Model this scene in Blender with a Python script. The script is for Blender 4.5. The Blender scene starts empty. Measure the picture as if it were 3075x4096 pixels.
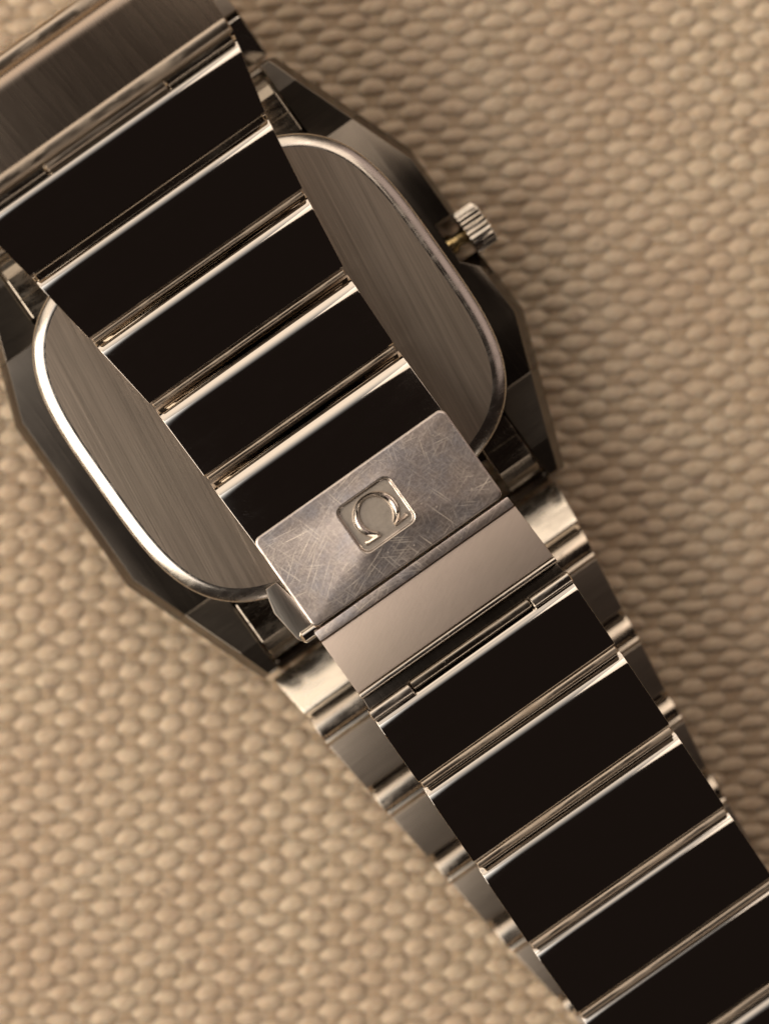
import bpy, bmesh, math, random
from mathutils import Vector, Matrix
random.seed(7)
MM = 0.001
scene = bpy.context.scene
COL = scene.collection

# ------------------------------------------------------------ camera, world, lamps
H = 300.0            # camera height above the cloth, mm
KF = 15259.0         # focal length in photo pixels
IMW, IMH = 3075.0, 4096.0
cam_d = bpy.data.cameras.new('camera')
cam = bpy.data.objects.new('camera', cam_d)
COL.objects.link(cam)
scene.camera = cam
cam.location = (0, 0, H * MM)
cam_d.sensor_fit = 'HORIZONTAL'
cam_d.sensor_width = 36.0
cam_d.lens = 36.0 * KF / IMW
cam_d.clip_start = 0.01
cam_d.clip_end = 20
cam_d.dof.use_dof = True
cam_d.dof.focus_distance = (H - 11.6) * MM
cam_d.dof.aperture_fstop = cam_d.lens / 13.0
scene.view_settings.view_transform = 'Standard'
scene.view_settings.look = 'None'
scene.view_settings.exposure = 0.12
scene.view_settings.gamma = 1.0

w = bpy.data.worlds.new('World')
scene.world = w
w.use_nodes = True
w.node_tree.nodes['Background'].inputs[0].default_value = (0.95, 0.64, 0.52, 1)
w.node_tree.nodes['Background'].inputs[1].default_value = 0.014

def area(name, az, el, dist, sx, sy, L, color, spin=0.0):
    """rectangular lamp seen from the watch at azimuth az, elevation el; L is its brightness"""
    d = bpy.data.lights.new(name, 'AREA')
    d.shape = 'RECTANGLE'
    d.size, d.size_y = sx, sy
    d.energy = L * math.pi * sx * sy
    d.color = color
    o = bpy.data.objects.new(name, d)
    COL.objects.link(o)
    a, e = math.radians(az), math.radians(el)
    p = Vector((math.cos(a) * math.cos(e), math.sin(a) * math.cos(e), math.sin(e))) * dist
    o.location = p
    q = (-p).to_track_quat('-Z', 'Y')
    o.rotation_euler = (q.to_matrix() @ Matrix.Rotation(math.radians(spin), 3, 'Z')).to_euler()
    return o
def shade(o, lo, hi, cool=0.0):
    """a lamp behind a diffuser: brightest low down, fading towards its upper edge and its two ends"""
    d = o.data; d.use_nodes = True; nt = d.node_tree
    em = nt.nodes['Emission']
    g = nt.nodes.new('ShaderNodeNewGeometry'); sp = nt.nodes.new('ShaderNodeSeparateXYZ')
    nt.links.new(g.outputs['Parametric'], sp.inputs[0])
    mr = nt.nodes.new('ShaderNodeMapRange'); mr.interpolation_type = 'SMOOTHSTEP'
    nt.links.new(sp.outputs[1], mr.inputs[0])
    mr.inputs[1].default_value, mr.inputs[2].default_value = lo, hi
    mr.inputs[3].default_value, mr.inputs[4].default_value = 1.0, 0.0
    nt.links.new(mr.outputs[0], em.inputs['Strength'])
    if cool:
        mx = nt.nodes.new('ShaderNodeMix'); mx.data_type = 'RGBA'
        nt.links.new(mr.outputs[0], mx.inputs[0])
        mx.inputs[6].default_value = (0.74, 0.88, 1.10, 1); mx.inputs[7].default_value = (1, 1, 1, 1)
        nt.links.new(mx.outputs[2], em.inputs['Color'])
shade(area('window_lamp', 196, 40, 1.00, 1.00, 1.03, 5.0, (1.0, 0.85, 0.68)), 0.35, 1.0, 1)
shade(area('table_lamp', 126, 42, 1.00, 1.30, 1.10, 1.45, (1.0, 0.83, 0.66)), 0.35, 1.0, 1)
area('side_fill', 215, 50, 1.00, 0.56, 0.30, 1.8, (1.0, 0.85, 0.72))  # added fill light: softens the weave relief, lifts the brushed steel
area('far_lamp', 300, 14, 1.00, 0.80, 0.16, 1.7, (1.0, 0.83, 0.68))
area('wall_glow', 38, 24, 1.00, 1.10, 0.46, 0.52, (1.0, 0.76, 0.66))
area('cloth_fill', 76, 46, 1.00, 0.50, 0.60, 1.6, (1.0, 0.82, 0.66))  # added fill with no source of its own, brightens the cloth

# ------------------------------------------------------------ frame of the watch
TH = math.radians(35.2)
CT, ST = math.cos(TH), math.sin(TH)
EU = Vector((CT, ST, 0)); EV = Vector((ST, -CT, 0))
U0 = CT * IMW / 2 - ST * IMH / 2
V0 = ST * IMW / 2 + CT * IMH / 2
UC = 32.0; VC = 1822.0                 # middle of the watch case
def sc(z): return (H - z) / KF
def A(u, z): return (u - U0) * sc(z)   # mm across the bracelet
def B(v, z): return (v - V0) * sc(z)   # mm along the bracelet
def L3(a, b, z): return (EU * a + EV * b + Vector((0, 0, z)))   # mm
def PX(x, y, z):                        # photo point at height z -> (a,b)
    u = CT * x - ST * y; v = ST * x + CT * y
    return A(u, z), B(v, z)

# ------------------------------------------------------------ materials
def nodes(name):
    m = bpy.data.materials.new(name); m.use_nodes = True
    nt = m.node_tree
    b = nt.nodes['Principled BSDF']
    return m, nt, b
def N(nt, t, **kw):
    n = nt.nodes.new(t)
    for k, v in kw.items(): setattr(n, k, v)
    return n
def mapping(nt, rotz=0.0, scale=(1, 1, 1), loc=(0, 0, 0)):
    g = N(nt, 'ShaderNodeNewGeometry')
    m = N(nt, 'ShaderNodeMapping', vector_type='POINT')
    m.inputs['Location'].default_value = loc
    m.inputs['Rotation'].default_value = (0, 0, rotz)
    m.inputs['Scale'].default_value = tuple(s * 1000 for s in scale)
    nt.links.new(g.outputs['Position'], m.inputs['Vector'])
    return m
def rot_then_scale(nt, rotz, scale):
    g = N(nt, 'ShaderNodeNewGeometry')
    r = N(nt, 'ShaderNodeVectorRotate', rotation_type='Z_AXIS')
    r.inputs['Angle'].default_value = rotz
    nt.links.new(g.outputs['Position'], r.inputs['Vector'])
    m = N(nt, 'ShaderNodeVectorMath', operation='MULTIPLY')
    m.inputs[1].default_value = tuple(s * 1000 for s in scale)
    nt.links.new(r.outputs[0], m.inputs[0])
    return m.outputs[0]
def noise(nt, vec, scale=1.0, detail=3, rough=0.5, dist=0.0):
    n = N(nt, 'ShaderNodeTexNoise')
    n.inputs['Scale'].default_value = scale
    n.inputs['Detail'].default_value = detail
    n.inputs['Roughness'].default_value = rough
    n.inputs['Distortion'].default_value = dist
    nt.links.new(vec, n.inputs['Vector'])
    return n.outputs['Fac']
def ramp(nt, fac, pts):
    r = N(nt, 'ShaderNodeValToRGB')
    el = r.color_ramp.elements
    while len(el) < len(pts): el.new(0.5)
    for e, (p, c) in zip(el, pts):
        e.position = p
        e.color = (c, c, c, 1) if not isinstance(c, tuple) else (*c, 1)
    nt.links.new(fac, r.inputs['Fac'])
    return r.outputs['Color']
def mathn(nt, op, a, b=0.0, c=None):
    n = N(nt, 'ShaderNodeMath', operation=op)
    for i, x in enumerate((a, b) if c is None else (a, b, c)):
        if isinstance(x, (int, float)): n.inputs[i].default_value = x
        else: nt.links.new(x, n.inputs[i])
    return n.outputs[0]
def bump(nt, h, strength, dist, b, nrm=None):
    n = N(nt, 'ShaderNodeBump')
    n.inputs['Strength'].default_value = strength
    n.inputs['Distance'].default_value = dist * MM
    nt.links.new(h, n.inputs['Height'])
    if nrm is not None: nt.links.new(nrm, n.inputs['Normal'])
    if b is not None: nt.links.new(n.outputs[0], b.inputs['Normal'])
    return n.outputs[0]
def mixcol(nt, fac, c1, c2):
    n = N(nt, 'ShaderNodeMix', data_type='RGBA')
    if isinstance(fac, (int, float)): n.inputs[0].default_value = fac
    else: nt.links.new(fac, n.inputs[0])
    for i, c in ((6, c1), (7, c2)):
        if isinstance(c, tuple): n.inputs[i].default_value = (*c, 1)
        else: nt.links.new(c, n.inputs[i])
    return n.outputs[2]
def scratch(nt, rotz, sx, sy, width, seed, mask_scale=0.12, mask=(0.5, 0.62), dist=0.6):
    v = rot_then_scale(nt, rotz, (sx, sy, 1))
    add = N(nt, 'ShaderNodeVectorMath', operation='ADD'); add.inputs[1].default_value = (seed * 13.7, seed * 7.1, seed)
    nt.links.new(v, add.inputs[0])
    f = noise(nt, add.outputs[0], 1.0, 0, 0.5, dist)
    d = mathn(nt, 'ABSOLUTE', mathn(nt, 'SUBTRACT', f, 0.5))
    line = ramp(nt, d, [(0.0, 1.0), (width, 0.0)])
    v2 = rot_then_scale(nt, rotz * 0.5 + seed, (mask_scale, mask_scale, 1))
    add2 = N(nt, 'ShaderNodeVectorMath', operation='ADD'); add2.inputs[1].default_value = (seed * 3.7, seed * 17.1, seed)
    nt.links.new(v2, add2.inputs[0])
    mk = ramp(nt, noise(nt, add2.outputs[0], 1.0, 2), [(mask[0], 0.0), (mask[1], 1.0)])
    return mathn(nt, 'MULTIPLY', line, mk)
def maxn(nt, lst):
    o = lst[0]
    for x in lst[1:]: o = mathn(nt, 'MAXIMUM', o, x)
    return o

STEEL = (0.60, 0.565, 0.52)
TH0 = TH
def polished(name, rough=0.07, col=STEEL, wear=0.35, sme=1.6):
    m, nt, b = nodes(name)
    b.inputs['Metallic'].default_value = 1
    v = rot_then_scale(nt, 0.3, (1, 1, 1))
    sm = noise(nt, v, 0.5, 4, 0.6)
    s = maxn(nt, [scratch(nt, 0.4, 0.9, 3.0, 0.006, 1.0, 0.3), scratch(nt, 1.9, 0.7, 2.5, 0.005, 2.0, 0.3), scratch(nt, -0.7, 0.6, 3.5, 0.006, 5.0, 0.4)])
    r = mathn(nt, 'ADD', mathn(nt, 'MULTIPLY', sm, rough * 0.9), rough * 0.5)
    smear = ramp(nt, noise(nt, rot_then_scale(nt, -TH0, (0.22, 0.9, 1)), 1.0, 4, 0.65), [(0.45, 0.0), (0.72, 1.0)])
    r = mathn(nt, 'ADD', r, mathn(nt, 'MULTIPLY', smear, rough * sme))
    r = mathn(nt, 'ADD', r, mathn(nt, 'MULTIPLY', s, wear))
    nt.links.new(r, b.inputs['Roughness'])
    b.inputs['Base Color'].default_value = (*col, 1)
    bump(nt, noise(nt, v, 0.8, 2), 0.02, 0.05, b)
    return m
def brushed(name, ang, rough=0.30, col=STEEL, streak=0.5, amp=0.12, sc_l=0.25, sc_w=14.0):
    """ang: direction of the brushing in world space (radians)"""
    m, nt, b = nodes(name)
    b.inputs['Metallic'].default_value = 1
    v = rot_then_scale(nt, -ang, (sc_l, sc_w, 1))
    n1 = noise(nt, v, 1.0, 4, 0.65)
    v2 = rot_then_scale(nt, -ang, (sc_l * 0.7, sc_w * 0.5, 1))
    n2 = noise(nt, v2, 1.0, 3, 0.6)
    big = noise(nt, rot_then_scale(nt, 0, (0.12, 0.12, 1)), 1.0, 3)
    r = mathn(nt, 'ADD', mathn(nt, 'MULTIPLY', n2, 0.08), rough - 0.04)
    nt.links.new(r, b.inputs['Roughness'])
    t = mathn(nt, 'ADD', mathn(nt, 'MULTIPLY', n1, 0.6), mathn(nt, 'MULTIPLY', n2, 0.4))
    lo = tuple(c * (1 - amp) for c in col); hi = tuple(min(1, c * (1 + amp)) for c in col)
    c = mixcol(nt, ramp(nt, t, [(0.30, 0.0), (0.70, 1.0)]), lo, hi)
    c2 = mixcol(nt, ramp(nt, big, [(0.35, 0.0), (0.65, 1.0)]), c, mixcol(nt, 0.25, c, (0.50, 0.44, 0.36)))
    nt.links.new(c2, b.inputs['Base Color'])
    bump(nt, t, streak, 0.012, b)
    return m

M_POL = polished('polished_steel')
M_PLATE = polished('mirror_steel', rough=0.06, wear=0.06, sme=0.5)
M_SATIN = polished('pale_satin_steel', rough=0.19, col=(0.72, 0.67, 0.59))
M_SHL = polished('lower_hinge_steel', rough=0.15, col=(0.50, 0.44, 0.37))
M_PIN = polished('hinge_steel', rough=0.16, col=(0.42, 0.37, 0.31))
M_RIM = polished('polished_rim_steel', rough=0.22, wear=0.08, sme=0.6)
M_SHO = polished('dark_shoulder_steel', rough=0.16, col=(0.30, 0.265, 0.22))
M_BACK = brushed('brushed_case_back', math.radians(-62), 0.37, col=(0.54,0.455,0.38), streak=1.0, amp=.24, sc_w=11, sc_l=.10)
M_BR = brushed('brushed_link_steel', math.radians(-60), 0.30, streak=0.45, sc_w=12)
M_BRU = brushed('brushed_link_cross', TH, 0.36, col=(0.52,0.455,0.39), streak=0.45, sc_w=10)
M_TOPP = brushed('brushed_end_plate', math.radians(-50), 0.27, col=(0.40,0.325,0.265), streak=0.08, amp=.03, sc_w=8)
M_MATTE = brushed('satin_clasp_plate', math.radians(62), 0.62, col=(0.58, 0.50, 0.45), streak=0.12, amp=0.05, sc_w=7, sc_l=0.7)
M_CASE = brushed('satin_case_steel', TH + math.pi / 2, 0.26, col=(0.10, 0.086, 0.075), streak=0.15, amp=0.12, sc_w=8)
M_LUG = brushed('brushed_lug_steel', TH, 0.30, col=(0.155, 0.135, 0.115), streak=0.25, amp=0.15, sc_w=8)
M_EMB2 = polished('worn_hinge_steel', rough=0.34, col=(0.50, 0.43, 0.355), wear=0.1)
M_GOLD = polished('brassy_stem', rough=0.2, col=(0.55, 0.43, 0.22))

def streaks(nt, ang, length, width, thr, seed, mask=(0.42, 0.60), bend=0.25):
    """short straight scratches: thin ellipses about scattered points"""
    g = N(nt, 'ShaderNodeNewGeometry')
    nz = N(nt, 'ShaderNodeTexNoise'); nz.inputs['Scale'].default_value = 350.0; nz.inputs['Detail'].default_value = 1
    nt.links.new(g.outputs['Position'], nz.inputs['Vector'])
    off = N(nt, 'ShaderNodeVectorMath', operation='MULTIPLY_ADD')
    nt.links.new(nz.outputs['Color'], off.inputs[0]); off.inputs[1].default_value = (bend * MM,) * 3
    nt.links.new(g.outputs['Position'], off.inputs[2])
    r = N(nt, 'ShaderNodeVectorRotate', rotation_type='Z_AXIS'); r.inputs['Angle'].default_value = -ang
    nt.links.new(off.outputs[0], r.inputs['Vector'])
    m = N(nt, 'ShaderNodeVectorMath', operation='MULTIPLY_ADD')
    m.inputs[1].default_value = (1000 / length, 1000 / width, 0); m.inputs[2].default_value = (seed * 3.37, seed * 5.91, 0)
    nt.links.new(r.outputs[0], m.inputs[0])
    v = N(nt, 'ShaderNodeTexVoronoi', feature='F1', voronoi_dimensions='2D'); v.inputs['Scale'].default_value = 1.0
    nt.links.new(m.outputs[0], v.inputs['Vector'])
    sepc = N(nt, 'ShaderNodeSeparateColor'); nt.links.new(v.outputs['Color'], sepc.inputs[0])
    lim = mathn(nt, 'MULTIPLY', sepc.outputs[0], thr)
    line = mathn(nt, 'SUBTRACT', 1.0, mathn(nt, 'DIVIDE', v.outputs['Distance'], mathn(nt, 'ADD', lim, 0.001)))
    line = mathn(nt, 'MINIMUM', mathn(nt, 'MULTIPLY', mathn(nt, 'MAXIMUM', line, 0.0), 2.0), 1.0)
    line = mathn(nt, 'MULTIPLY', line, mathn(nt, 'ADD', mathn(nt, 'MULTIPLY', sepc.outputs[1], 0.75), 0.25))
    mk = rot_then_scale(nt, seed, (0.28, 0.28, 1))
    ad = N(nt, 'ShaderNodeVectorMath', operation='ADD'); ad.inputs[1].default_value = (seed * 1.7, seed * 4.1, seed)
    nt.links.new(mk, ad.inputs[0])
    return mathn(nt, 'MULTIPLY', line, ramp(nt, noise(nt, ad.outputs[0], 1.0, 2), [(mask[0], 0.0), (mask[1], 1.0)]))
def clasp_material():
    m, nt, b = nodes('scratched_clasp_steel')
    b.inputs['Metallic'].default_value = 1
    st = []
    rr = random.Random(5)
    for k, (an, le, wi) in enumerate(((40, 9, .17), (62, 12, .15), (25, 7, .17), (75, 9.0, .15), (-35, 7, .15), (110, 7, .15), (50, 16, .15), (5, 6, .17), (140, 6, .15), (57, 8, .16))):
        st.append(streaks(nt, math.radians(an), le, wi, 0.26, k * 2.3 + 1, (0.45, 0.64)))
    s = maxn(nt, st)
    fn = maxn(nt, [streaks(nt, math.radians(a_), 1.5, .16, 0.42, 30 + a_ * .1, (0.25, 0.5), .1) for a_ in (35, 70, 140)])
    v = rot_then_scale(nt, 0.2, (1, 1, 1))
    blotch = noise(nt, v, 4.0, 5, 0.7)
    blue = ramp(nt, noise(nt, v, 0.35, 3, 0.6), [(0.40, 0.0), (0.62, 1.0)])
    dents = N(nt, 'ShaderNodeTexVoronoi', feature='F1'); dents.inputs['Scale'].default_value = 1.1
    nt.links.new(v, dents.inputs['Vector'])
    pit = ramp(nt, dents.outputs['Distance'], [(0.035, 1.0), (0.085, 0.0)])
    base = mixcol(nt, blue, (0.76, 0.67, 0.635), (0.66, 0.63, 0.665))
    base = mixcol(nt, ramp(nt, blotch, [(0.40, 0.0), (0.60, 1.0)]), mixcol(nt, 0.35, base, (0.42, 0.36, 0.33)), base)
    allS = maxn(nt, [s, mathn(nt, 'MULTIPLY', fn, 0.30), mathn(nt, 'MULTIPLY', pit, 0.9)])
    nt.links.new(mixcol(nt, mathn(nt, 'MULTIPLY', allS, 0.72), base, (1.0, 0.93, 0.80)), b.inputs['Base Color'])
    r = mathn(nt, 'ADD', mathn(nt, 'MULTIPLY', blotch, 0.10), 0.34)
    r = mathn(nt, 'ADD', r, mathn(nt, 'MULTIPLY', allS, 0.22))
    nt.links.new(r, b.inputs['Roughness'])
    n1 = bump(nt, blotch, 0.15, 0.02, None)
    bump(nt, allS, -0.5, 0.025, b, n1)
    return m
M_CLASP = clasp_material()

def cloth_material(name, along):
    m, nt, b = nodes(name)
    uv = N(nt, 'ShaderNodeUVMap'); uv.uv_map = 'UVMap'
    def uvn(sx, sy, det, skew):
        sep = N(nt, 'ShaderNodeSeparateXYZ'); nt.links.new(uv.outputs[0], sep.inputs[0])
        x = mathn(nt, 'MULTIPLY', sep.outputs[0], sx)
        y = mathn(nt, 'MULTIPLY', mathn(nt, 'ADD', sep.outputs[1], mathn(nt, 'MULTIPLY', sep.outputs[0], skew)), sy)
        c = N(nt, 'ShaderNodeCombineXYZ'); nt.links.new(x, c.inputs[0]); nt.links.new(y, c.inputs[1])
        info = N(nt, 'ShaderNodeObjectInfo'); nt.links.new(mathn(nt, 'MULTIPLY', info.outputs['Random'], 50), c.inputs[2])
        return noise(nt, c.outputs[0], 1.0, det, 0.6)
    strand = uvn(1.2, 5.0, 4, 0.5)
    fib = uvn(3.0, 16.0, 3, 0.35)
    big = noise(nt, mapping(nt, 0, (0.09, 0.09, 0.2)).outputs[0], 1.0, 3)
    mid = noise(nt, mapping(nt, 0, (0.8, 0.8, 0.8)).outputs[0], 1.0, 4, 0.6)
    t = mathn(nt, 'ADD', mathn(nt, 'MULTIPLY', strand, 0.5), mathn(nt, 'ADD', mathn(nt, 'MULTIPLY', fib, 0.25), mathn(nt, 'MULTIPLY', mid, 0.25)))
    if along == 'weft': lo, hi = (0.52, 0.41, 0.295), (0.78, 0.66, 0.515)
    else: lo, hi = (0.38, 0.28, 0.19), (0.62, 0.50, 0.365)
    c = mixcol(nt, ramp(nt, t, [(0.38, 0.0), (0.58, 1.0)]), lo, hi)
    c = mixcol(nt, ramp(nt, big, [(0.38, 0.0), (0.62, 0.35)]), c, tuple(x * 0.9 for x in (0.58, 0.42, 0.30)))
    speck = ramp(nt, noise(nt, mapping(nt, 0, (0.55, 0.55, 0.55), (3, 5, 0)).outputs[0], 1.0, 2), [(0.66, 0.0), (0.74, 0.5)])
    c = mixcol(nt, speck, c, (0.26, 0.185, 0.15))
    nt.links.new(c, b.inputs['Base Color'])
    b.inputs['Roughness'].default_value = 0.9
    b.inputs['Specular IOR Level'].default_value = 0.15
    b.inputs['Sheen Weight'].default_value = 0.2
    b.inputs['Subsurface Weight'].default_value = 0.5
    b.inputs['Subsurface Radius'].default_value = (1.0, 0.7, 0.45)
    b.inputs['Subsurface Scale'].default_value = 0.45 * MM
    bump(nt, mathn(nt, 'ADD', strand, mathn(nt, 'MULTIPLY', fib, 0.5)), 0.7, 0.12, b)
    return m
M_WEFT = cloth_material('cotton_weft', 'weft')
M_WARP = cloth_material('cotton_warp', 'warp')

def sheet_material():
    m, nt, b = nodes('cotton_backing')
    v = mapping(nt, 0, (1, 1, 1)).outputs[0]
    c = mixcol(nt, noise(nt, v, 0.8, 4), (0.36, 0.26, 0.16), (0.58, 0.44, 0.29))
    nt.links.new(c, b.inputs['Base Color'])
    b.inputs['Roughness'].default_value = 0.95
    bump(nt, noise(nt, v, 0.9, 3), 0.8, 0.4, b)
    return m
M_SHEET = sheet_material()

# ------------------------------------------------------------ object helpers
WLOC = {}
def put(name, verts, faces, mat, parent=None, sharp=32, uvs=None, mats=None, recalc=True, bev=0.0):
    """verts in world millimetres -> ONE mesh object whose origin is its own middle"""
    xs = [v[0] for v in verts]; ys = [v[1] for v in verts]; zs = [v[2] for v in verts]
    c = Vector(((min(xs) + max(xs)) / 2, (min(ys) + max(ys)) / 2, min(zs)))
    me = bpy.data.meshes.new(name)
    me.from_pydata([((v[0] - c.x) * MM, (v[1] - c.y) * MM, (v[2] - c.z) * MM) for v in verts], [], faces)
    if recalc or bev:
        bm = bmesh.new(); bm.from_mesh(me)
        bmesh.ops.remove_doubles(bm, verts=bm.verts, dist=1e-7)
        bmesh.ops.recalc_face_normals(bm, faces=bm.faces)
        if bev:
            ed = [e for e in bm.edges if len(e.link_faces) == 2 and e.calc_face_angle(0) > math.radians(32)]
            bmesh.ops.bevel(bm, geom=ed, offset=bev * MM, segments=2, profile=0.5, affect='EDGES', clamp_overlap=True)
        bm.to_mesh(me); bm.free()
    for m in (mats or [mat]): me.materials.append(m)
    me.shade_smooth()
    if sharp is not None: me.set_sharp_from_angle(angle=math.radians(sharp))
    o = bpy.data.objects.new(name, me)
    COL.objects.link(o)
    WLOC[o] = c * MM
    if parent is not None:
        o.parent = parent
        o.location = WLOC[o] - WLOC[parent]
    else:
        o.location = WLOC[o]
    return o
def empty(name, p):
    o = bpy.data.objects.new(name, None); COL.objects.link(o)
    o.empty_display_size = 0.01
    WLOC[o] = Vector(p) * MM; o.location = WLOC[o]
    return o
def loft(sections, cap=True, closed=True):
    """sections: list of equal-length point loops"""
    n = len(sections[0]); vs = []; fs = []
    for s in sections: vs += s
    for i in range(len(sections) - 1):
        for j in range(n if closed else n - 1):
            k = (j + 1) % n
            fs.append((i * n + j, i * n + k, (i + 1) * n + k, (i + 1) * n + j))
    if cap:
        fs.append(tuple(range(n - 1, -1, -1)))
        fs.append(tuple((len(sections) - 1) * n + j for j in range(n)))
    return vs, fs
def inset_profile(pts, d):
    n = len(pts); out = []
    ar = sum(pts[i][0] * pts[(i + 1) % n][1] - pts[(i + 1) % n][0] * pts[i][1] for i in range(n))
    sg = 1 if ar > 0 else -1
    for i in range(n):
        p0 = Vector(pts[i - 1]); p1 = Vector(pts[i]); p2 = Vector(pts[(i + 1) % n])
        e1 = (p1 - p0).normalized(); e2 = (p2 - p1).normalized()
        n1 = Vector((-e1.y, e1.x)) * sg; n2 = Vector((-e2.y, e2.x)) * sg
        m = (n1 + n2)
        if m.length < 1e-6: m = n1
        m.normalize()
        k = d / max(0.5, m.dot(n1))
        out.append((p1.x + m.x * k, p1.y + m.y * k))
    return out
def bar(name, prof, a0, a1, mat, parent, skew=(0, 0), bevel=0.1, sharp=32):
    """profile [(b,z)] extruded across the bracelet; a0/a1 may be functions of b (taper)"""
    f0 = a0 if callable(a0) else (lambda b: a0)
    f1 = a1 if callable(a1) else (lambda b: a1)
    ins = inset_profile(prof, bevel * 0.8)
    ins2 = inset_profile(prof, bevel * 0.25)
    secs = []
    for P_, off, side in ((ins, 0, 0), (ins2, bevel * 0.3, 0), (prof, bevel, 0), (prof, bevel, 1), (ins2, bevel * 0.3, 1), (ins, 0, 1)):
        loop = []
        for (b, z) in P_:
            a = f0(b) + off if side == 0 else f1(b) - off
            loop.append(L3(a, b + skew[0] * a, z + skew[1] * (a + 1)))
        secs.append(loop)
    vs, fs = loft(secs)
    return put(name, vs, fs, mat, parent, sharp)
def to_frame(prof, sA, zA, sB, zB):
    d = Vector((sB - sA, zB - zA)); L = d.length; d.normalize(); n = Vector((-d.y, d.x))
    return [(sA + d.x * t + n.x * h, zA + d.y * t + n.y * h) for (t, h) in prof], L
def cyl(name, c0, c1, r, mat, parent, n=20, bev=0.08, sharp=35):
    c0, c1 = Vector(c0), Vector(c1)
    d = (c1 - c0).normalized(); x = d.cross(Vector((0, 0, 1)))
    if x.length < 0.01: x = Vector((1, 0, 0))
    x.normalize(); y = d.cross(x)
    def ring(c, r): return [c + x * (r * math.cos(2 * math.pi * i / n)) + y * (r * math.sin(2 * math.pi * i / n)) for i in range(n)]
    vs, fs = loft([ring(c0, r - bev), ring(c0 + d * bev, r), ring(c1 - d * bev, r), ring(c1, r - bev)])
    return put(name, vs, fs, mat, parent, sharp)

# ------------------------------------------------------------ cloth: backing sheet and every thread
sv = []; sf = []; nn = 24; R = 420.0
for j in range(nn + 1):
    for i in range(nn + 1):
        sv.append((-R + 2 * R * i / nn, -R + 2 * R * j / nn, -0.62))
for j in range(nn):
    for i in range(nn):
        a = j * (nn + 1) + i
        sf.append((a, a + 1, a + nn + 2, a + nn + 1))
cloth = put('cloth', sv, sf, M_SHEET, None, recalc=False)
cloth['kind'] = 'structure'
cloth['label'] = 'beige coarse woven cotton cloth spread flat under the watch'

WP, FP = 1.64, 1.08                    # warp pitch (across), weft pitch (down)
AX = math.radians(5.4)
ex = Vector((math.cos(AX), math.sin(AX), 0)); ey = Vector((0.02, 1, 0)).normalized()
XH, YH = 41.0, 51.0
from mathutils import noise as mn
def wob(x, y, s, k): return mn.noise(Vector((x * s, y * s, k * 9.1)))
def thread(kind, idx):
    NS = 8
    if kind == 'weft':
        n = int(2 * XH / WP * 7)
        seg = 2 * XH / n
        off = idx * FP
    else:
        n = int(2 * YH / FP * 4.4)
        seg = 2 * YH / n
        off = idx * WP
    vs = []; fs = []; uvl = []
    for i in range(n + 1):
        s = -(XH if kind == 'weft' else YH) + i * seg
        ph = math.pi * (s / (WP if kind == 'weft' else FP)) + math.pi * idx
        cph = math.cos(ph)
        cph = math.copysign(abs(cph) ** 0.62, cph)
        if kind == 'weft':
            k = round(s / WP)
            r1 = wob(k * 3.3, idx * 5.1, 1, 1.0); r2 = wob(k * 2.7, idx * 4.3, 1, 2.0)
            z = 0.14 * cph + 0.05 * wob(s, off, 0.35, 4)
            hw = (0.50 + 0.09 * cph) * (1 + 0.34 * r1)
            hh = 0.27 * (1 + 0.25 * r2)
            lat = 0.22 * wob(s, off, 0.30, 3) + 0.14 * r2
            c = ex * s + ey * (off + lat); c.z = z - 0.28
            sd = ey
        else:
            r1 = wob(s * 0.6, idx * 5.1, 1, 6.0)
            z = -0.055 * math.cos(math.pi * s / FP + math.pi * idx)
            hw = 0.93 * (1 + 0.10 * r1)
            hh = 0.13
            lat = 0.12 * wob(s, off, 0.35, 8)
            c = ex * (off + lat) + ey * s; c.z = z - 0.30
            sd = ex
        for q in range(NS):
            an = 2 * math.pi * q / NS
            vs.append(c + sd * (hw * math.cos(an)) + Vector((0, 0, hh * math.sin(an))))
            uvl.append((s, (q / NS) * 3.4))
    for i in range(n):
        for q in range(NS):
            k = (q + 1) % NS
            fs.append((i * NS + q, i * NS + k, (i + 1) * NS + k, (i + 1) * NS + q))
    o = put(kind + '_thread', vs, fs, M_WEFT if kind == 'weft' else M_WARP, cloth, sharp=None, recalc=False)
    me = o.data
    if kind == 'weft': me.flip_normals()
    lay = me.uv_layers.new(name='UVMap')
    buf = [0.0] * (2 * len(me.loops))
    for li, lp in enumerate(me.loops):
        buf[2 * li], buf[2 * li + 1] = uvl[lp.vertex_index]
    lay.data.foreach_set('uv', buf)
    return o
for j in range(-int(YH / FP), int(YH / FP) + 1): thread('weft', j)
for j in range(-int(XH / WP), int(XH / WP) + 1): thread('warp', j)

# ------------------------------------------------------------ the watch
watch = empty('wristwatch', L3(A(UC, 0), B(VC, 0), 0))
watch['label'] = 'steel wristwatch lying face down on beige cloth with its bracelet folded over the back'
watch['category'] = 'wristwatch'

# --- case body: eight-sided, with a notch for the crown
ZF = 6.0
def K(du, dv, z): return (A(UC + du, z), B(VC + dv, z))
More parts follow.
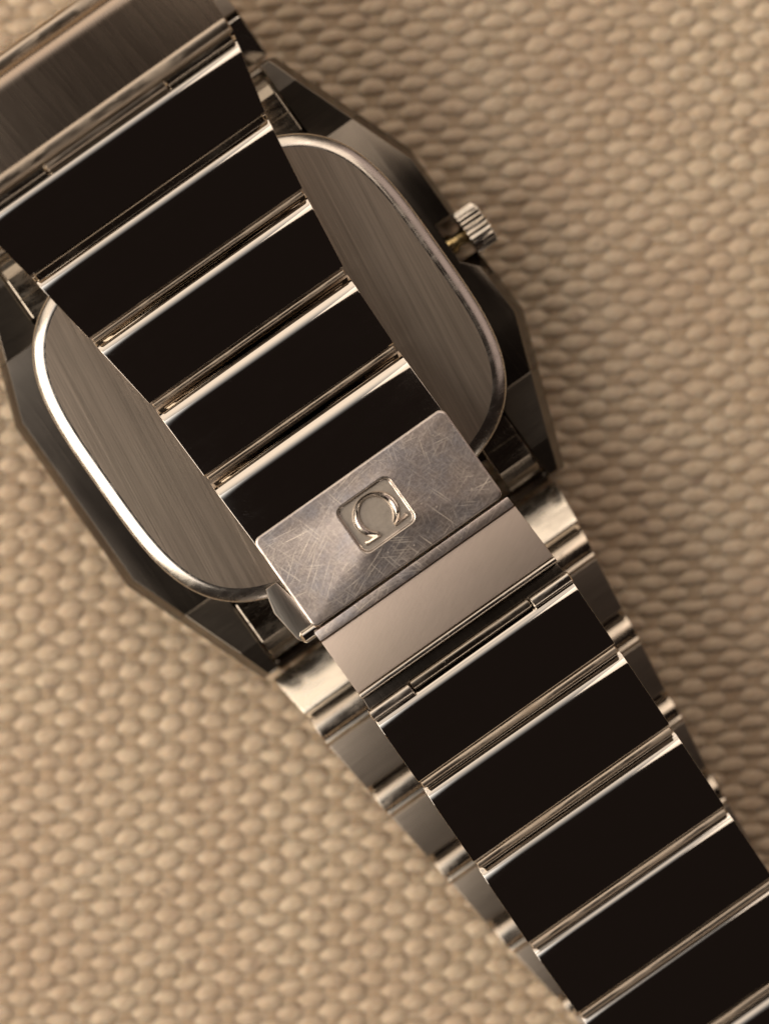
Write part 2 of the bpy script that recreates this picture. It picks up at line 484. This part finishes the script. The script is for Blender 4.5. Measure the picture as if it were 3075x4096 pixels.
# loop of (du, dv, inset of the edge that starts here)
body = [(966, -390, .5), (966, -75, .08), (868, -75, .08), (868, 96, .08), (958, 200, .75), (966, 390, .75), (882, 615, .0), (-882, 615, .75), (-966, 390, .75), (-966, -390, .75), (-882, -615, .0), (882, -615, .75)]
def poly_inset(pts, ds):
    n = len(pts); out = []
    ar = sum(pts[i][0] * pts[(i + 1) % n][1] - pts[(i + 1) % n][0] * pts[i][1] for i in range(n))
    sg = 1 if ar > 0 else -1
    for i in range(n):
        p0 = Vector(pts[i - 1]); p1 = Vector(pts[i]); p2 = Vector(pts[(i + 1) % n])
        e1 = (p1 - p0).normalized(); e2 = (p2 - p1).normalized()
        n1 = Vector((-e1.y, e1.x)) * sg; n2 = Vector((-e2.y, e2.x)) * sg
        d1, d2 = ds[i - 1], ds[i]
        den = e1.x * e2.y - e1.y * e2.x
        if abs(den) < 1e-3:
            q = p1 + n1 * d1
        else:
            a = p1 + n1 * d1; b = p1 + n2 * d2
            t = ((b - a).x * e2.y - (b - a).y * e2.x) / den
            q = a + e1 * t
        out.append((q.x, q.y))
    return out
bl = [K(p[0], p[1], 4.2) for p in body]; bi = [p[2] for p in body]
top = poly_inset(bl, bi)
low = poly_inset(bl, [0.9 if x > 0.5 else 0.0 for x in bi])
secs = [[L3(a, b, 0.25) for a, b in low], [L3(a, b, 2.4) for a, b in bl], [L3(a, b, 4.2) for a, b in bl], [L3(a, b, ZF) for a, b in top]]
vs, fs = loft(secs)
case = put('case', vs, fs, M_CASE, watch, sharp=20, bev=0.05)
# --- four lugs
for sx in (1, -1):
    for sy in (1, -1):
        def sec(d, uo, ui, zt, cut=.75):
            ao, ai = A(UC + sx * uo, 4.2), A(UC + sx * ui, zt)
            b = B(VC + sy * d, 4.2)
            return [L3(ao - sx * .6, b, 0.6), L3(ao, b, 2.0), L3(ao, b, min(4.2, zt - .5)), L3(ao - sx * cut, b, zt), L3(ai, b, zt), L3(ai, b, 0.6)]
        vs, fs = loft([sec(616, 881, 668, ZF - .02), sec(870, 786, 668, ZF + 0.32), sec(995, 739, 668, ZF - 0.05, .65), sec(1005, 733, 672, ZF - 0.6, .5)])
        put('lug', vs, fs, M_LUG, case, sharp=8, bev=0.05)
        # polished block between the lug and the bracelet
        prof = []
        for d, z in ((700, 3.0), (700, 7.7), (785, 7.6), (790, 7.42), (882, 7.3), (892, 7.16), (925, 6.8), (950, 6.2), (964, 5.3), (968, 2.0)):
            prof.append((B(VC + sy * d, 6.5), z))
        a0, a1 = A(UC + sx * 500, 6.5), A(UC + sx * 657, 6.5)
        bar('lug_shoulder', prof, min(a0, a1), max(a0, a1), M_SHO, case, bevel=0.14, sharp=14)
# spring bar and cavity floor at both ends
for sy in (1, -1):
    b0 = B(VC + sy * 600, 4); b1 = B(VC + sy * 800, 4)
    bar('end_wall', [(b0, 1.0), (b0, 5.4), (b1, 5.4), (b1, 1.0)], A(UC - 660, 4), A(UC + 660, 4), M_CASE, case, bevel=0.1)
    bb = B(VC + sy * 992, 4)
    cyl('spring_bar', L3(A(UC - 664, 4), bb, 2.8), L3(A(UC + 664, 4), bb, 2.8), 0.55, M_PIN, case)
# --- case back
def sup(a, b, hx, hy, n, N_=160):
    out = []
    for i in range(N_):
        t = 2 * math.pi * i / N_
        c, s = math.cos(t), math.sin(t)
        out.append((a + hx * math.copysign(abs(c) ** (2 / n), c), b + hy * math.copysign(abs(s) ** (2 / n), s)))
    return out
ca, cb = A(UC, 9), B(VC, 9)
HX, HY = 838 * sc(9), 805 * sc(9)
def sloop(ins, z, n=3.5):
    # true inward offset so that the rim keeps an even width
    pts = sup(ca, cb, HX, HY, n)
    return [L3(a, b, z) for a, b in (poly_inset(pts, [ins] * len(pts)) if ins else pts)]
rp = [(0.0, 5.6), (0.0, 8.85)]
x_, z_ = 0.0, 8.85
for dx, tl in ((.02, 80), (.03, 62), (.04, 48), (.09, 41), (.10, 38), (.10, 35), (.10, 32), (.10, 29), (.12, 27), (.10, 24), (.09, 19), (.08, 13), (.07, 7), (.06, 3)):
    x_ += dx; z_ += dx * math.tan(math.radians(tl)); rp.append((x_, z_))
ZB = z_; XB = x_
vs, fs = loft([sloop(i, z) for i, z in rp] + [sloop(XB + .01, 9.2)], cap=False)
back = put('case_back', *loft([sloop(XB - .02, 9.0), sloop(XB - .02, ZB - .003), sloop(XB + .03, ZB + .002)]), M_BACK, watch, sharp=40)
put('case_back_rim', vs, fs, M_RIM, back, sharp=60, recalc=True)

# --- crown
M_EMB0 = polished('crown_steel', rough=0.14, col=(0.66, 0.61, 0.54), wear=.1)
zc = 4.3
cv = B(1840, zc)
ac0, ac1 = A(977, zc), A(1085, zc)
nf = 26; NR = nf * 6
def crown_ring(a, r, depth):
    out = []
    for i in range(NR):
        t = 2 * math.pi * i / NR
        ph = (i % 6) / 6.0
        rr = r - depth * (0.5 - 0.5 * math.cos(2 * math.pi * ph)) ** 0.7
        out.append(L3(a, cv + rr * math.cos(t), zc + rr * math.sin(t)))
    return out
RC = 1.85
vs, fs = loft([crown_ring(ac0, RC - .35, 0), crown_ring(ac0 + .10, RC - .06, .05), crown_ring(ac0 + .22, RC, .20), crown_ring(ac1 - .3, RC, .20), crown_ring(ac1 - .12, RC - .12, .05), crown_ring(ac1, RC - .4, 0), crown_ring(ac1 + .1, RC - .95, 0)])
crown = put('crown', vs, fs, M_EMB0, watch, sharp=50)
def ringx(a, r, n=20): return [L3(a, cv + r * math.cos(2 * math.pi * i / n), zc + r * math.sin(2 * math.pi * i / n)) for i in range(n)]
vs, fs = loft([ringx(A(880, zc), .95), ringx(A(915, zc), .82), ringx(A(935, zc), .55), ringx(A(965, zc), .60), ringx(A(982, zc), .9)])
crown['label'] = 'fluted steel winding crown'
put('crown_stem', vs, fs, M_GOLD, crown, sharp=40)
# sloping ledge below the crown
pts = [(868, 92, 1.2), (868, 92, 3.6), (868, 205, 5.5), (868, 205, 1.2)]
l0 = [L3(*K(p[0], p[1], 4.2), p[2]) for p in pts]; l1 = [L3(*K(p[0] + 86, p[1], 4.2), p[2] - .4) for p in pts]
put('crown_ledge', *loft([l0, l1]), M_CASE, case)

# ------------------------------------------------------------ bracelet
def interp(x, tab):
    if x <= tab[0][0]: return tab[0][1]
    for (x0, y0), (x1, y1) in zip(tab, tab[1:]):
        if x <= x1: return y0 + (y1 - y0) * (x - x0) / (x1 - x0)
    return tab[-1][1]
ZUP = [(214, 17.6), (585, 17.3), (690, 16.8), (1000, 14.9), (1340, 13.4), (1690, 12.35), (2060, 12.15), (2830, 12.9), (3224, 12.5), (3590, 11.5), (3980, 10.2), (4350, 8.6), (4690, 7.0), (5020, 5.4), (5300, 4.4)]
# left and right edges of the upper run, photo pixels across
UL = [(214, -650), (690, -590), (1000, -535), (1345, -485), (1700, -438), (2060, -430), (2400, -420), (2780, -430), (3100, -427), (3200, -438), (3620, -437), (4010, -443), (4380, -452), (4700, -449), (5300, -447)]
UR = [(214, 710), (585, 694), (690, 680), (1000, 603), (1345, 550), (1700, 503), (2060, 495), (2400, 500), (2780, 510), (3100, 522), (3200, 530), (3620, 523), (4010, 515), (4380, 505), (4700, 500), (5300, 492)]
def edge(tab, v0, z0, v1, z1):
    b0, b1 = B(v0, z0), B(v1, z1)
    a0, a1 = A(interp(v0, tab), z0), A(interp(v1, tab), z1)
    return lambda b: a0 + (a1 - a0) * (b - b0) / (b1 - b0)
def roundprof(L, r, th, segs=9, a_from=84, endb=0.10, fillet=True):
    """quarter-round nose at t=0, flat top h=0 to t=L"""
    p = []
    c0 = math.radians(a_from)
    x0 = r * math.sin(c0)
    p.append((0.02, -th))
    for i in range(segs + 1):
        t = c0 * (1 - i / segs)
        p.append((x0 - r * math.sin(t), -r + r * math.cos(t)))
    p.append((L - endb, 0.0)); p.append((L, -endb)); p.append((L - 0.05, -th))
    return p
def champrof(L, th, w_=0.85, ang=27, endb=0.09):
    a = math.radians(ang); h = w_ * math.sin(a); x = w_ * math.cos(a)
    p = [(0.12, -th), (0.0, -h - .55), (0.06, -h - .22), (0.22, -h - .04), (0.30, -h)]
    for i in range(1, 6):
        f = i / 5
        aa = a * (1.45 - 0.85 * f)
        p.append((p[-1][0] + w_ / 5 * math.cos(aa), p[-1][1] + w_ / 5 * math.sin(aa)))
    dz = -p[-1][1]
    p = [(t, hh + dz if k > 0 else hh) for k, (t, hh) in enumerate(p)]
    p.insert(len(p), (p[-1][0] + .22, 0.035)); p.append((p[-1][0] + .3, 0.04))
    p += [(L - endb, 0.0), (L, -endb), (L - .05, -th)]
    return p
JR = random.Random(11)
def upper_link(v0, v1, kind='round', r=1.7, th=1.75, mat=None, zoff0=0.0, zoff1=0.0, ang=27, w_=.85, a_from=84):
    z0, z1 = interp(v0, ZUP) + zoff0, interp(v1, ZUP) + zoff1
    sA, sB = B(v0, z0), B(v1, z1)
    L = math.hypot(sB - sA, z1 - z0)
    pr = roundprof(L, r, th, a_from=a_from) if kind == 'round' else champrof(L, th, w_, ang)
    prof, _ = to_frame(pr, sA, z0, sB, z1)
    o = bar('bracelet_link', prof, edge(UL, v0, z0, v1, z1), edge(UR, v0, z0, v1, z1), mat or M_PLATE, watch, bevel=0.045, sharp=22, skew=(JR.uniform(-.0035, .0035), JR.uniform(-.008, .008)))
    return o
def pin(parent, v, dz, r=0.5, name='hinge_pin', u0=None, u1=None, mat=None, inset=0.25):
    z = interp(v, ZUP)
    a0 = A(interp(v, UL), z) + inset if u0 is None else A(u0, z)
    a1 = A(interp(v, UR), z) - inset if u1 is None else A(u1, z)
    return cyl(name, L3(a0, B(v, z), z + dz), L3(a1, B(v, z), z + dz), r, mat or M_PIN, parent)
# end plate at the fold, then links down to the clasp
o = upper_link(216, 578, r=1.75, th=1.9, mat=M_TOPP, a_from=88)
pin(o, 594, -0.52, 0.72, 'hinge_tube', mat=M_EMB2, inset=0.0)
pin(o, 646, -0.72, 0.46, 'knuckle', u0=-236, u1=346, mat=M_EMB2)
pin(o, 646, -0.86, 0.46, 'knuckle', u0=-560, u1=-244)
pin(o, 646, -0.86, 0.46, 'knuckle', u0=354, u1=676)
o = upper_link(668, 976, r=1.75); pin(o, 984, -1.1)
o = upper_link(990, 1314, r=1.75); pin(o, 1325, -.26, .21, mat=M_EMB2, inset=.1)
o = upper_link(1336, 1666, r=1.75); pin(o, 1679, -.26, .21, mat=M_EMB2, inset=.1)
o = upper_link(1692, 2030, r=1.8); pin(o, 2043, -.26, .21, mat=M_EMB2, inset=.1)
o = upper_link(2056, 2420, r=1.8)
# links beyond the clasp
spec = [(3222, 3524, 'cham', 27, .6), (3562, 3914, 'cham', 32, .95), (3955, 4306, 'cham', 35, .95), (4342, 4648, 'cham', 34, .6), (4672, 4985, 'cham', 33, .5), (5030, 5290, 'cham', 34, .8)]
for (v0, v1, k, ang, w_) in spec:
    o = upper_link(v0, v1, k, ang=ang, w_=w_, th=1.9)
    if v1 < 5200:
        pin(o, v1 + 17, -0.20, 0.30, mat=M_EMB2, inset=0.1)
        pin(o, v1 + 31, -0.60, 0.24)
# fold at the far end
z0 = interp(5290, ZUP)
cyl('fold_tube', L3(A(-640, 16), B(209, 16), 15.6), L3(A(700, 16), B(209, 16), 15.6), 0.75, M_EMB2, watch)
cyl('fold_tube', L3(A(-447, z0), B(5310, z0), z0 - 1.3), L3(A(492, z0), B(5310, z0), z0 - 1.3), 1.2, M_POL, watch)

# --- lower run of the bracelet, under the clasp towards the fold
DL = [(2851, -676), (3026, -654), (3158, -650), (3197, -648), (3425, -623), (3570, -608), (3779, -582), (3927, -565), (4133, -542), (4303, -521), (4547, -484), (4650, -468), (5000, -430), (5300, -405)]
DR = [(2851, 705), (3047, 686), (3204, 662), (3432, 631), (3582, 614), (3796, 584), (3945, 572), (4194, 532), (4303, 528), (4546, 504), (5000, 470), (5300, 450)]
ZDN = [(2851, 3.35), (3035, 5.4), (3110, 5.3), (3200, 5.0), (3430, 4.6), (3575, 4.2), (3800, 3.7), (3930, 3.5), (4303, 3.0), (4650, 2.7), (5300, 2.5)]
def low_link(v0, v1, nxt, mat, sharp=22, first=False, tabL=DL, tabR=DR, tz=ZDN, bevel=0.16, flip=False):
    z0, z1 = interp(v0, tz), interp(v1, tz)
    sA, sB = B(v0, z0), B(v1, z1)
    L = math.hypot(sB - sA, z1 - z0)
    th = min(2.0, min(z0, z1) - 0.15)
    if first:
        prof = [(0.0, -th)]
        for i in range(5):
            t = math.radians(70 - i * 17.5); prof.append((.3 - .3 * math.sin(t), -.3 + .3 * math.cos(t) - .01))
        nseg = 8
        for i in range(1, nseg):
            x = .3 + (L - .5) * i / nseg; prof.append((x, 0.012 * math.sin(math.pi * i / nseg)))
        for i in range(5):
            t = math.radians(i * 17.5); prof.append((L - .2 + .2 * math.sin(t), -.2 + .2 * math.cos(t)))
        prof.append((L, -th))
    else:
        prof = [(0, -th), (0, -.10), (.08, -.01), (.2, 0), (L - .25, 0), (L - .08, -.05), (L, -.25), (L, -th)]
    if sB < sA:
        d = Vector((sB - sA, z1 - z0)).normalized(); n = Vector((d.y, -d.x))
        pf = [(sA + d.x * t + n.x * h, z0 + d.y * t + n.y * h) for t, h in prof]
    else:
        pf, _ = to_frame(prof, sA, z0, sB, z1)
    eL, eR = edge(tabL, v0, z0, v1, z1), edge(tabR, v0, z0, v1, z1)
    o = bar('bracelet_link', pf, eL, eR, mat, watch, bevel=bevel, sharp=sharp)
    if nxt:
        # polished hinge shoulder between this plate and the next
        n0, n1 = nxt
        zk0, zk1 = interp(n0, tz), interp(n1, tz)
        k0, k1 = B(n0, zk0), B(n1, zk1)
        W = k1 - k0; r = W * 0.72
        th2 = min(1.7, min(zk0, zk1) - .15)
        pr = [(0, -th2)]
        for i in range(9):
            t = math.radians(80 * (1 - i / 8)); pr.append((r * .985 - r * math.sin(t), -r + r * math.cos(t)))
        pr += [(W * .74, -.02), (W * .76, -.18), (W * .82, -.45), (W * .9, -.50), (W * .97, -.42), (W * .985, -th2)]
        pf, _ = to_frame(pr, k0, zk0, k1, zk1)
        bar('hinge_shoulder', pf, edge(tabL, n0, zk0, n1, zk1), edge(tabR, n0, zk0, n1, zk1), M_SHL, o, bevel=0.10, sharp=26)
        cyl('hinge_pin', L3(edge(tabL, n0, zk0, n1, zk1)(k0) + .3, k0 - .12, zk0 - 1.0), L3(edge(tabR, n0, zk0, n1, zk1)(k0) - .3, k0 - .12, zk0 - 1.0), .42, M_PIN, o)
    return o
low_link(2845, 3036, (3056, 3192), M_SATIN, first=True, bevel=0.16)
low_link(3198, 3428, (3440, 3570), M_BRU)
low_link(3577, 3792, (3803, 3924), M_BRU)
low_link(3932, 4140, (4152, 4296), M_BRU)
low_link(4305, 4548, (4560, 4645), M_BRU)
low_link(4652, 4900, (4912, 5000), M_BRU)
low_link(5008, 5240, None, M_BRU)
# run that leaves the other end of the case
TLt = [(200, -688), (800, -688)]; TRt = [(200, 752), (800, 752)]
ZT = [(200, 6.0), (580, 5.6), (600, 5.3), (800, 3.6)]
low_link(799, 600, None, M_POL, first=True, tabL=TLt, tabR=TRt, tz=ZT, bevel=0.35)
low_link(575, 330, None, M_BRU, tabL=TLt, tabR=TRt, tz=ZT, bevel=0.3)
cyl('hinge_pin', L3(A(-680, 4), B(588, 4), 4.0), L3(A(748, 4), B(588, 4), 4.0), 1.1, M_CASE, watch)

# ------------------------------------------------------------ clasp
ZC = 13.5
def rr_hit(ox, oy, hx, hy, cx, cy, r, ang):
    """distance from (ox,oy) along ang to the rounded rectangle"""
    dx, dy = math.cos(ang), math.sin(ang)
    lo, hi = 0.0, 60.0
    for _ in range(44):
        m = (lo + hi) / 2
        x, y = ox + dx * m - cx, oy + dy * m - cy
        qx, qy = abs(x) - (hx - r), abs(y) - (hy - r)
        sd = math.hypot(max(qx, 0), max(qy, 0)) + min(max(qx, qy), 0) - r
        if sd < 0: lo = m
        else: hi = m
    return lo
eA, eB = A(41, ZC), B(2550, ZC)                      # emblem middle
ehx, ehy = 131 * sc(ZC), 112 * sc(ZC)
qa0, qa1 = A(-422, ZC), A(506, ZC); qb0, qb1 = B(2350, ZC), B(2781, ZC)
qcx, qcy, qhx, qhy = (qa0 + qa1) / 2, (qb0 + qb1) / 2, (qa1 - qa0) / 2, (qb1 - qb0) / 2
angs = set(2 * math.pi * i / 120 for i in range(120))
for (cx, cy, hx, hy, r) in ((qcx, qcy, qhx, qhy, .55), (eA, eB, ehx, ehy, .65)):
    for sx in (1, -1):
        for sy in (1, -1):
            for k in range(9):
                t = math.pi / 2 * k / 8
                x = cx + sx * (hx - r + r * math.cos(t)); y = cy + sy * (hy - r + r * math.sin(t))
                angs.add(math.atan2(y - eB, x - eA) % (2 * math.pi))
angs = sorted(angs)
angs = [a for i, a in enumerate(angs) if i == 0 or a - angs[i - 1] > 1e-4]
def rloop(cx, cy, hx, hy, r, z):
    zz = z if callable(z) else (lambda a, b: z)
    out = []
    for t in angs:
        d = rr_hit(eA, eB, hx, hy, cx, cy, max(r, .02), t)
        a, b = eA + math.cos(t) * d, eB + math.sin(t) * d
        out.append(L3(a, b, zz(a, b)))
    return out
S_ = lambda i, z: rloop(qcx, qcy, qhx - i, qhy - i, .55 - i * .6, z)
M_LIP = polished('worn_edge_steel', rough=0.28, col=(0.55, 0.50, 0.46))
E_ = lambda i, z: rloop(eA, eB, ehx - i, ehy - i, .65 - i * .5, z)
vs, fs = loft([S_(0.1, ZC - 1.35), S_(0.02, ZC - 1.2), S_(0, ZC - .16), S_(.03, ZC - .07), S_(.10, ZC - .02), S_(.2, ZC),
               E_(-.10, ZC), E_(-.05, ZC + .02), E_(0, ZC + .02), E_(.06, ZC - .02), E_(.10, ZC - .17), E_(.15, ZC - .25), E_(.22, ZC - .29)], cap=False)
cover = put('clasp_cover', vs, fs, M_CLASP, watch, sharp=28, mats=[M_CLASP, M_LIP], recalc=False)
for k, p in enumerate(cover.data.polygons):
    if k // len(angs) in (2, 3, 7, 8, 9, 10, 11): p.material_index = 1
vs, fs = loft([E_(.20, ZC - .295), E_(.9, ZC - .285)], cap=False)
fs.append(tuple(range(len(angs), 2 * len(angs))))
M_SAND = brushed('sandblasted_emblem', 0.4, 0.56, col=(0.56, 0.51, 0.46), streak=0.35, amp=0.12, sc_l=3, sc_w=4)
M_EMB = polished('emblem_steel', rough=0.18, col=(0.62, 0.57, 0.51))
M_OMEGA = polished('emblem_relief_steel', rough=0.17, col=(0.70, 0.65, 0.60), wear=.05)
put('emblem_recess', vs, fs, M_SAND, cover, sharp=50)
# raised sign: tapered ridge with two feet, its crown towards the case
def ridge(path, widths, z0, hgt):
    n = len(path); secs = []
    for i, (x, y) in enumerate(path):
        x0, y0 = path[max(0, i - 1)]; x1, y1 = path[min(n - 1, i + 1)]
        d = Vector((x1 - x0, y1 - y0)).normalized(); nn_ = Vector((-d.y, d.x)); h = widths[i]
        sec = []
        for f, hz in ((-1, -.1), (-.96, .12), (-.5, .62), (0, 1.0), (.5, .62), (.96, .12), (1, -.1)):
            sec.append(L3(x + nn_.x * f * h, y + nn_.y * f * h, z0 + hz * hgt))
        secs.append(sec)
    return loft(secs)
ring = []; wd = []
oc = (A(43, ZC), B(2548, ZC)); Rr = 81 * sc(ZC)
nst = 56
for i in range(nst + 1):
    t = math.radians(31 + (360 - 62) * i / nst)        # open towards +b
    ring.append((oc[0] + Rr * math.sin(t), oc[1] + Rr * math.cos(t)))
    wd.append(0.19 + 0.15 * abs(math.sin(t)) ** 1.5)
ov, of = ridge(ring, wd, ZC - .29, .32)
for sgn in (1, -1):
    fx = [oc[0] + sgn * k * sc(ZC) for k in (36, 52, 70, 88, 101)]
    fy = [oc[1] + k * sc(ZC) for k in (78, 77, 76, 75, 71)]
    v2, f2 = ridge(list(zip(fx, fy)), [.17, .17, .16, .18, .24], ZC - .29, .325)
    base = len(ov); ov = ov + v2; of = of + [tuple(i + base for i in f) for f in f2]
put('emblem', ov, of, M_OMEGA, cover, sharp=40, recalc=True)

# strip under the cover, satin plate, its rolled edge, hinge floor and knuckles
def slab(name, v0, v1, z0, z1, th, mat, parent, tabs=(UL, UR), du=(0, 0), bevel=.07, edge_r=.1):
    sA, sB = B(v0, z0), B(v1, z1)
    pr = [(sA, z0 - th), (sA, z0 - edge_r), (sA + edge_r * .4, z0 - edge_r * .2), (sA + edge_r, z0), (sB - edge_r, z1), (sB - edge_r * .4, z1 - edge_r * .2), (sB, z1 - edge_r), (sB, z1 - th)]
    a0 = A(interp(v0, tabs[0]) + du[0], z0); a1 = A(interp(v0, tabs[1]) + du[1], z0)
    c0 = A(interp(v1, tabs[0]) + du[0], z1); c1 = A(interp(v1, tabs[1]) + du[1], z1)
    return bar(name, pr, lambda b: a0 + (c0 - a0) * (b - sA) / (sB - sA), lambda b: a1 + (c1 - a1) * (b - sA) / (sB - sA), mat, parent, bevel=bevel)
frame = slab('clasp_frame', 2792, 2836, 13.36, 13.30, 1.5, M_CLASP, watch, du=(-2, 2))
def grain(mat, sc1, st):
    nt = mat.node_tree; b = nt.nodes['Principled BSDF']
    old = b.inputs['Normal'].links[0].from_socket
    bump(nt, noise(nt, rot_then_scale(nt, 0.9, (sc1, sc1 * .7, 1)), 1.0, 3, 0.6), st, 0.03, b, old)
grain(M_MATTE, 5.0, 0.22)
plate = slab('clasp_plate', 2841, 3092, 13.1, 12.95, 1.6, M_MATTE, watch, du=(-2, 4))
za = 12.85
def cb_(v): return B(v, za)
pr = []
for i in range(9):
    t = math.radians(-88 + i * 22)
    pr.append((cb_(3108) + .26 * math.sin(t), za - .20 + .26 * math.cos(t)))
pr += [(cb_(3108) + .25, za - 1.6), (cb_(3108) - .25, za - 1.6)]
bar('rolled_edge', pr, A(-430, za), A(527, za), M_EMB, plate, bevel=.08)
slab('hinge_floor', 3122, 3215, 11.75, 11.6, .7, M_CASE, watch, du=(3, -3))
zk = 12.0
for (ua, ub, vv, m_, rr, zz) in ((-440, -243, 3197, M_EMB, .50, 12.1), (347, 534, 3197, M_EMB, .50, 12.1), (-237, 341, 3190, M_PIN, .46, 11.95)):
    cyl('knuckle', L3(A(ua, zk), B(vv, zk), zz), L3(A(ub, zk), B(vv, zk), zz), rr, m_, watch)
# lever of the folding clasp, showing beside the cover
lz = 11.6
lev = [(1062, 2357), (1106, 2327), (1290, 2500), (1262, 2540), (1207, 2566), (1186, 2556), (1096, 2455), (1070, 2390)]
lp = [PX(x, y, lz) for x, y in lev]
lt = poly_inset(lp, [.08] * len(lp))
vs, fs = loft([[L3(a, b, 10.2) for a, b in lp], [L3(a, b, lz - .12) for a, b in lp], [L3(a, b, lz - .02) for a, b in poly_inset(lp, [.05] * len(lp))], [L3(a, b, lz) for a, b in poly_inset(lp, [.14] * len(lp))]])
lever = put('clasp_lever', vs, fs, M_BR, watch)
p0 = PX(1206, 2556, lz); p1 = PX(1275, 2508, lz)
cyl('lever_hook', L3(p0[0], p0[1], lz - .1), L3(p1[0], p1[1], lz - .1), .52, M_POL, lever, bev=.2)
